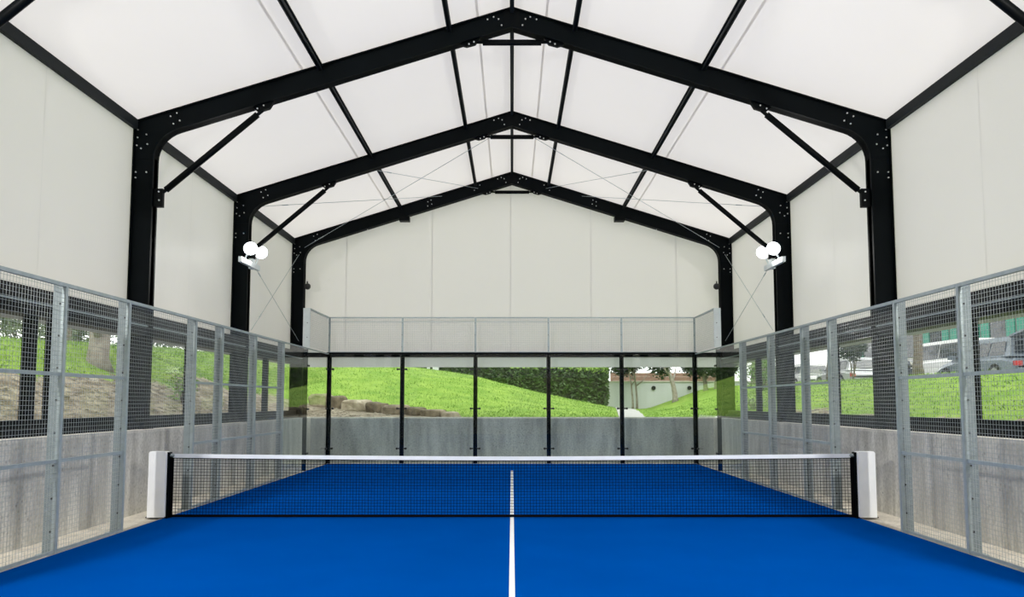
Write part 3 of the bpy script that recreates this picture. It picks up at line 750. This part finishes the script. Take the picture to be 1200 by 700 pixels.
# foliage
def leaf_cloud(g, c, rad, n, size, rnd, shell=.55):
    for _ in range(n):
        v = Vector((rnd.gauss(0, 1), rnd.gauss(0, 1), rnd.gauss(0, 1))).normalized()*(shell+(1-shell)*rnd.random())
        p = Vector((c[0]+v.x*rad[0], c[1]+v.y*rad[1], c[2]+v.z*rad[2])); leaf(g, p, size*rnd.uniform(.6, 1.3), rnd)
def leaf(g, p, s, rnd):
    a = Vector((rnd.gauss(0, 1), rnd.gauss(0, 1), rnd.gauss(0, .6))).normalized(); b = a.orthogonal().normalized()
    b = (Matrix.Rotation(rnd.uniform(0, 6.28), 3, a) @ b)
    g.add([p-a*s*.5, p+b*s*.22, p+a*s*.5, p-b*s*.22], [(0, 1, 2, 3)])
def tree(name, x, y, h, r, label, leafm, barkm='bark', lean=(0, 0), crown=None, nleaf=1400, lsize=.35, seed=0, fork=0, group=None, coff=.35):
    rnd = random.Random(seed); b = Vector(on(x, y, -.30 if r > .2 else -.12)); root = thing(name, tuple(b), label, 'tree', group)
    pts = []; rr = []
    for k in range(9):
        t = k/8; pts.append(b+Vector((lean[0]*t*t+rnd.uniform(-.06, .06)*h*.1, lean[1]*t*t+rnd.uniform(-.06, .06)*h*.1, h*t)))
        rr.append(r*(1.35 if k == 0 else 1.0-.6*t))
    G().path(pts, rr, 10).build('trunk', barkm, root, True)
    tip = pts[-1]
    for k in range(4+fork):
        st = pts[4+k % 4] if k >= fork else pts[2]; a = rnd.uniform(0, 6.28) if k >= fork else (2.4+k*2.6)
        e = st+Vector((math.cos(a)*h*.28, math.sin(a)*h*.28, h*.32)); m = (st+e)/2+Vector((0, 0, -.05*h))
        G().path([st, m, e], [r*.5, r*.35, r*.12], 7).build('branch', barkm, root, True)
    g = G(); cr = crown or (h*.4, h*.4, h*.38); cc = (tip.x, tip.y, tip.z+cr[2]*coff)
    for q in range(7):
        o = Vector((rnd.uniform(-.6, .6)*cr[0], rnd.uniform(-.6, .6)*cr[1], rnd.uniform(-.5, .5)*cr[2]))
        leaf_cloud(g, (cc[0]+o.x, cc[1]+o.y, cc[2]+o.z), (cr[0]*.55, cr[1]*.55, cr[2]*.5), nleaf//7, lsize, rnd, .3)
    g.build('crown', leafm, root, fix=False, kind='stuff')
    return root
def bush(name, x, y, rad, label, leafm, n=500, size=.12, seed=0, cat='bush', dz=0, group=None):
    rnd = random.Random(seed); b = Vector(on(x, y, -.03)); root = thing(name, tuple(b), label, cat, group)
    g = G()
    for q in range(6):
        a = rnd.uniform(0, 6.28); e = b+Vector((math.cos(a)*rad[0]*.5, math.sin(a)*rad[1]*.5, rad[2]*1.2+dz)); g.path([b, (b+e)/2+Vector((0, 0, .05)), e], [.02, .015, .006], 5)
    g.build('stem', 'bark', root)
    g = G(); leaf_cloud(g, (b.x, b.y, b.z+rad[2]+dz), rad, n, size, rnd, .25); g.build('foliage', leafm, root, fix=False, kind='stuff')
    return root

# earth-bank side
tree('old_tree', -9.7, 7.0, 3.6, .27, 'thick gnarled tree with pale flaking bark on the grass bank', 'leaf_pale', 'bark_pale', (-.5, .3), (3, 3, 2.2), 1600, .3, 2, fork=2)
tl = [(-17.5, 9.5, 5, .20, 'slim tree with pale foliage behind the grass bank, earth-bank side'), (-22, 2.5, 5.5, .24, 'tall pale tree behind the fence end of the grass bank'),
      (-19, 22, 5.5, .22, 'pale spreading tree beyond the gnarled tree'), (-23, 30, 6, .25, 'wide pale tree at the far end of the grass bank'), (-24, 15, 6, .25, 'tall leafy tree behind the gnarled tree')]
for k, (x, y, h, r, l) in enumerate(tl): tree('bank_tree', x, y, h, r, l, ['leaf_pale', 'leaf_mid'][k % 2], 'bark', (rnd.uniform(-.6, .6), 0), (2.8, 2.8, 2.4), 1500, .38, 20+k, group='trees behind the grass bank')
bl = [(-16.5, 12.0, 'pale grey-green bush between the slim tree and gnarled tree'), (-21, 26, 'low pale bush under the wide pale tree'), (-18.5, 18.2, 'pale bush beyond the gnarled tree'),
      (-22, 9.5, 'pale bush behind the slim tree'), (-17.8, 29, 'pale bush at the back corner of the grass bank')]
for k, (x, y, l) in enumerate(bl): bush('bank_bush', x, y, (2.3, 2.3, 1.7), l, 'leaf_mid' if k % 3 == 1 else 'leaf_pale', 2600, .24, 40+k, group='bushes behind the grass bank')
bush('shrub', -8.0, 7.7, (.40, .5, .45), 'small bright green leafy shrub on the bare earth bank', 'leaf_bright', 420, .10, 61)
# back: hedge, pillars, garden wall, trees
def hedge(hx0, hx1, hy0, hy1, hztop, label, count, seed, top=True):
    hz0 = lambda x: gz(x, hy0)-.1
    xm = (hx0+hx1)/2
    h = thing('hedge', (xm, (hy0+hy1)/2, gz(xm, hy0)), label, 'hedge')
    g = G(); vs = []; fs = []; n = 12
    for i in range(n+1):
        x = hx0+.12+(hx1-hx0-.24)*i/n
        vs += [(x, hy0+.14, hz0(x)), (x, hy1-.14, hz0(x)), (x, hy1-.14, hztop(x)-.14), (x, hy0+.14, hztop(x)-.14)]
    for i in range(n):
        a = i*4; fs += [(a+j, a+(j+1) % 4, a+4+(j+1) % 4, a+4+j) for j in range(4)]
    fs += [(0, 1, 2, 3), (n*4+3, n*4+2, n*4+1, n*4)]
    g.add(vs, fs).build('core', 'leaf_dark', h)
    g = G(); gt = G(); rnd = random.Random(seed)
    for _ in range(count):
        x = rnd.uniform(hx0, hx1); zt = hztop(x); zb = hz0(x)+.05; t = rnd.random()
        d = rnd.uniform(0, .22)
        if t < .62: p = Vector((x, hy0+d-.06, rnd.uniform(zb, zt)))
        elif t < .72: p = Vector((hx1-d+.06, rnd.uniform(hy0, hy1), rnd.uniform(zb, zt)))
        else: p = Vector((x, rnd.uniform(hy0, hy1), zt-d+.08))
        leaf(gt if (top and p.z > zt-.30*rnd.random()-.05) else g, p, rnd.uniform(.12, .30), rnd)
    g.build('foliage', 'hedge_leaf', h, fix=False, kind='stuff')
    if top: gt.build('lit_new_growth', 'hedge_top', h, fix=False, kind='stuff')  # new growth, with the sky's highlight put into the brighter leaf colour
hedge(-2.6, 5.25, 31.6, 33.2, lambda x: 4.02-.062*(x+2.6), 'dense clipped dark green hedge with lighter top above the grass hill', 9000, 17)
hedge(-13.5, -2.3, 34.0, 35.0, lambda x: 4.9, 'dark unclipped hedge behind the crest of the grass hill', 5000, 18, False)
for k, (x, l) in enumerate(((-4.78, 'slim grey gate pillar behind the grass hill crest'), (-4.36, 'wide white gate pillar before the dark hedge'))):
    r = thing('gate_pillar', on(x, 33.5, -.05), l, 'pillar', 'gate pillars')
    z = gz(x, 33.5); w = .09 if k == 0 else .17
    G().box(x-w, x+w, 33.5-w, 33.5+w, z-.05, z+2.0).build('shaft', 'render_white', r); G().box(x-w-.05, x+w+.05, 33.5-w-.05, 33.5+w+.05, z+2.0, z+2.08).build('cap', 'concrete_cap', r)
gw = G().box(5.4, 16.5, 37.0, 37.3, .9, 2.92).build('garden_wall', 'render_white', loc=(9, 37, .9)); tag(gw, 'low white rendered garden wall behind the trees', 'wall')
G().box(5.4, 16.5, 36.95, 37.35, 2.92, 2.97).build('coping', 'concrete_cap', gw)
bf = thing('board_fence', (10, 38.2, 1.2), 'brown horizontal board fence behind the white garden wall', 'fence')
for k in range(3): G().box(6.2, 14.0, 38.15, 38.2, 2.80+k*.24, 3.035+k*.24).build('board', 'brown_board', bf)
for x in (6.3, 8.8, 11.3, 13.8): G().box(x-.06, x+.06, 38.2, 38.3, 1.2, 3.55).build('post', 'brown_board', bf)
for k, x in enumerate((8.7, 10.9)):
    r = G().tube((x, 36.995, 2.55), (x, 36.93, 2.55), .13, 12).build('wall_lamp', 'plastic_black', loc=(x, 37, 2.42))
    tag(r, ['round black lamp on the white garden wall between slim and leaning trunks', 'round black lamp on the white garden wall beside the twin trunks'][k], 'lamp', 'garden wall lamps')
bt = [(7.15, 35.2, .07, (-.35, 0), 'thinnest pale trunk tree in front of the garden wall'), (7.45, 35.6, .08, (-.25, 0), 'thin pale trunk tree beside the thinnest one'), (9.25, 33.2, .17, (-.7, 0), 'leaning pale trunk tree on the lawn before the garden wall'),
      (11.3, 34.5, .15, (-.3, 0), 'dark crowned tree with brown trunk near the garden wall'), (11.75, 34.0, .11, (.45, 0), 'slim tree leaning away from its brown twin'), (12.35, 33.6, .14, (.5, 0), 'pale straight trunk tree at the edge of the car park lawn')]
for k, (x, y, r, ln, l) in enumerate(bt): tree('garden_tree', x, y, 4.25-gz(x, y), r, l, 'leaf_dark', 'bark_pale', ln, (1.15, 1.1, 1.35), 2400, .22, 90+k, group='trees by the garden wall', coff=.02)
tree('lawn_tree', 12.1, 26.5, 4.2, .26, 'stout leaning tree on the lawn seen through the side glass', 'leaf_mid', 'bark_pale', (-1.0, 0), (2.2, 2.2, 1.8), 1200, .3, 120)
for k, (x, y, l) in enumerate(((-2, 46, 'tall tree rising behind the hedge'), (6, 48, 'tall tree beyond the board fence'), (14, 47, 'leafy tree beyond the end of the garden wall'), (-12, 44, 'tall tree behind the grass hill'), (20, 50, 'tree at the far corner of the car park'))):
    tree('far_tree', x, y, 5.0, .25, l, 'leaf_mid' if k % 2 else 'leaf_pale', 'bark', (0, 0), (3.2, 2.6, 2.4), 1300, .4, 140+k, group='trees beyond the garden')
# car-park side planting
pk = [(12.9, 13.5, .16, 4.0, 'grey trunk tree at the car park edge beside the white van'), (13.3, 21.5, .12, 3.6, 'slim tree at the car park edge by the silver car'), (13.0, 31.0, .12, 3.6, 'slim tree at the car park edge near the dark hatchback')]
for k, (x, y, r, hh, l) in enumerate(pk): tree('car_park_tree', x, y, hh, r, l, 'leaf_pale', 'bark', (.2, 0), (1.9, 1.9, 1.5), 900, .25, 160+k, group='trees along the car park')
bush('clipped_shrub', 13.2, 19.0, (.62, .62, .80), 'dark egg-shaped shrub on bare stems at the car park edge', 'leaf_dark', 3200, .16, 171, dz=.75)
bush('flower_bush', 6.95, 11.2, (.5, .4, .22), 'low pale flowering bush just outside the glass corner, car-park side', 'leaf_pale', 260, .08, 172)
bush('lawn_bush', 10.2, 20.5, (1.1, 1.1, .9), 'round bright green bush on the lawn by the car park', 'leaf_bright', 1200, .16, 173)

# cars
def car(name, x, y, rz, paint, label, L=4.4, H=1.45, van=False, lid=False):
    z = gz(x, y)+.06; M = Matrix.Translation((x, y, z)) @ Matrix.Rotation(rz, 4, 'Z')
    root = thing(name, (x, y, z), label, 'car', 'parked cars')
    def put(g, nm, m, par=root, smooth=False):
        g.v = [tuple(M @ Vector(v)) for v in g.v]; return g.build(nm, m, par, smooth)
    hw = .88; h0 = .28; hb = H*.60; l2 = L/2
    g = G(); st = [(-l2, .45, hb*.72, .70), (-l2+.10, .30, hb*.90, .82), (-l2+.5, h0, hb*1.0, hw), (-.6, h0-.04, hb*1.02, hw), (l2-1.25, h0-.02, hb*.98, hw), (l2-.5, h0, hb*.86, hw*.97), (l2-.1, .32, hb*.74, .80), (l2, .45, hb*.62, .66)]
    vs = []; fs = []; n = 8
    for (lx, zb, zt, w) in st:
        vs += [(lx, -w*.9, zb), (lx, -w, zb+.12), (lx, -w, zt-.14), (lx, -w*.9, zt), (lx, w*.9, zt), (lx, w, zt-.14), (lx, w, zb+.12), (lx, w*.9, zb)]
    for i in range(len(st)-1):
        a = i*n; fs += [(a+j, a+(j+1) % n, a+n+(j+1) % n, a+n+j) for j in range(n)]
    fs += [tuple(range(n)), tuple(range((len(st)-1)*n+n-1, (len(st)-1)*n-1, -1))]
    body = put(g.add(vs, fs), 'body', paint, smooth=False)
    r0, r1 = (-l2+.25, l2-1.9) if not van else (-l2+.1, l2-1.0)   # roof extent
    b0, b1 = (-l2+.08, l2-1.05) if not van else (-l2+.04, l2-.55)
    g = G(); c = [(b0, hb*.95, .84), (r0+.05, H-.06, .66), (r0+.3, H, .60), (r1-.3, H, .60), (r1, H-.06, .64), (b1, hb*.95, .82)]
    vs = []
    for lx, zz, w in c: vs += [(lx, -w, zz), (lx, w, zz)]
    k = len(c); fs = [(2*i, 2*i+1, 2*i+3, 2*i+2) for i in range(k-1)] + [tuple(2*i for i in range(k)), tuple(2*i+1 for i in range(k-1, -1, -1)), (0, 1, 2*k-1, 2*k-2)]
    put(g.add(vs, fs), 'cabin', paint)
    for sy in (-1, 1):   # side glazing, slightly proud of the cabin
        def sp(lx, zz):
            t = (zz-hb*.95)/(H-.06-hb*.95); return (lx, sy*(.835-.18*t+.012), zz)
        zl, zh = hb*1.03, H-.14; span = (r1-.05)-(r0+.15)
        for q in range(2 if van else 3):
            m = 2 if van else 3
            xa = b0+.28+(b1-b0-.75)*q/m+.04; xb = b0+.28+(b1-b0-.75)*(q+1)/m-.04; ta = .12 if q == 0 else 0; tb = -.35 if q == m-1 else 0
            g = G().add([sp(xa, zl), sp(xb+(.25 if q == m-1 else 0), zl), sp(xb+tb*.4, zh), sp(xa+ta, zh)], [(0, 1, 2, 3)])
            put(g, 'side_window', 'dark_glass')
        for lx in (-l2+.85, l2-.85):
            g = G().tube((lx, sy*.70, .33), (lx, sy*.90, .33), .33, 18); wh = put(g, 'wheel', 'tyre')
            put(G().tube((lx, sy*.895, .33), (lx, sy*.912, .33), .20, 14), 'rim', 'alloy', wh)
        put(G().box(-l2-.01, -l2+.14, sy*.66-.12, sy*.66+.12, hb*.62, hb*.80), 'tail_lamp', 'red_lamp')
        put(G().box(l2-.13, l2+.01, sy*.56-.14, sy*.56+.14, hb*.50, hb*.62), 'head_lamp', 'alloy')
        put(G().box(b1-.42, b1-.25, sy*.96-.09, sy*.96+.09, hb*1.0, hb*1.0+.14), 'wing_mirror', paint)
    g = G().add([(r1+.02, -.56, H-.10), (r1+.02, .56, H-.10), (b1+.02, .70, hb*1.03), (b1+.02, -.70, hb*1.03)], [(0, 1, 2, 3)]); put(g, 'windscreen', 'dark_glass')
    g = G().add([(r0+.02, -.56, H-.12), (r0+.02, .56, H-.12), (b0-.005, .70, hb*1.08), (b0-.005, -.70, hb*1.08)], [(0, 1, 2, 3)]); put(g, 'rear_window', 'dark_glass')
    if lid:
        g = G().ext([(r0+.25, H-.01), (r0+.25, H+.05), (-l2-.75, H+.28), (-l2-.80, H+.22)], -.6, .6); put(g, 'open_tailgate', paint)
    return root
mat('paint_blue_grey', (.20, .24, .29), .25, .3); mat('paint_white', (.78, .79, .80), .3); mat('paint_silver', (.48, .50, .52), .28, .4); mat('paint_dark', (.05, .06, .075), .25, .2)
car('estate_car', 16.2, 14.9, math.pi/2, 'paint_blue_grey', 'blue-grey estate car with raised tailgate parked on the grass edge', 4.5, 1.5, lid=True)
car('van', 19.2, 22.8, math.pi/2, 'paint_white', 'white van parked behind the motorcycle', 5.0, 2.0, van=True)
car('silver_car', 16.4, 27.0, math.pi/2, 'paint_silver', 'silver car parked beyond the white van', 4.3, 1.45)
car('white_car', 16.8, 34.0, math.pi/2, 'paint_white', 'white car parked beyond the silver car', 4.3, 1.45)
car('hatchback', 17.2, 40.0, math.pi/2, 'paint_dark', 'dark hatchback parked at the far end of the car park', 4.2, 1.45)
# motorcycle
mx, my = 14.7, 17.6; mz = gz(mx, my)+.06
r = thing('motorcycle', (mx, my, mz), 'black motorcycle with spoked wheels parked before the white van', 'motorcycle')
for dy in (-.68, .68):
    w = G()
    for k in range(20):
        a, b = 2*math.pi*k/20, 2*math.pi*(k+1)/20
        w.tube((mx, my+dy+.28*math.cos(a), mz+.32+.28*math.sin(a)), (mx, my+dy+.28*math.cos(b), mz+.32+.28*math.sin(b)), .045, 6)
    w = w.build('wheel', 'tyre', r)
    sp = G()
    for k in range(8): a = math.pi*k/4; sp.tube((mx, my+dy, mz+.32), (mx, my+dy+.27*math.cos(a), mz+.32+.27*math.sin(a)), .012, 5)
    sp.build('spoke', 'alloy', w, kind='stuff')
G().path([(mx, my-.68, mz+.32), (mx, my-.3, mz+.45), (mx, my+.25, mz+.55), (mx, my+.5, mz+.85)], [.05, .16, .15, .05], 8).build('body', 'paint_dark', r, True)
G().path([(mx, my+.05, mz+.72), (mx, my+.25, mz+.82), (mx, my+.42, mz+.76)], [.10, .16, .08], 8).build('fuel_tank', 'paint_dark', r, True)
G().box(mx-.13, mx+.13, my-.62, my-.02, mz+.68, mz+.76).build('seat', 'plastic_black', r)
G().tube((mx, my+.68, mz+.32), (mx, my+.46, mz+.98), .03, 8).tube((mx-.36, my+.42, mz+1.02), (mx+.36, my+.42, mz+1.02), .02, 8).build('fork', 'alloy', r)
# metal railing beyond the silver car
r = thing('railing', (20.2, 36, gz(20, 36)), 'dark metal railing behind the parked cars', 'railing')
z = gz(20.2, 36)
for zz in (.15, 1.15): G().box(20.18, 20.22, 24, 44, z+zz, z+zz+.04).build('rail', 'frame_black', r)
for k in range(67): G().box(20.19, 20.21, 24+k*.3, 24.02+k*.3, z, z+1.19).build('bar', 'frame_black', r)
# building across the car park
bz = 2.5
r = thing('apartment_building', (30, 34, bz), 'cream building with teal shutters across the car park', 'building')
G().box(27, 34, 20, 50, bz-.5, bz+10).build('wall', 'cream', r)
for fl in range(3):
    for k in range(9):
        y = 21.6+k*3.2; z = bz+2.2+fl*3.1
        w = G().box(26.93, 27.01, y, y+1.5, z, z+1.9).build('window', 'dark_glass', r)
        G().box(26.88, 26.95, y-.75, y-.02, z-.03, z+1.93).build('shutter', 'teal', w); G().box(26.88, 26.95, y+1.52, y+2.25, z-.03, z+1.93).build('shutter', 'teal', w)
G().box(26.6, 34.4, 19.6, 50.4, bz+10, bz+10.3).build('roof', 'soffit', r)
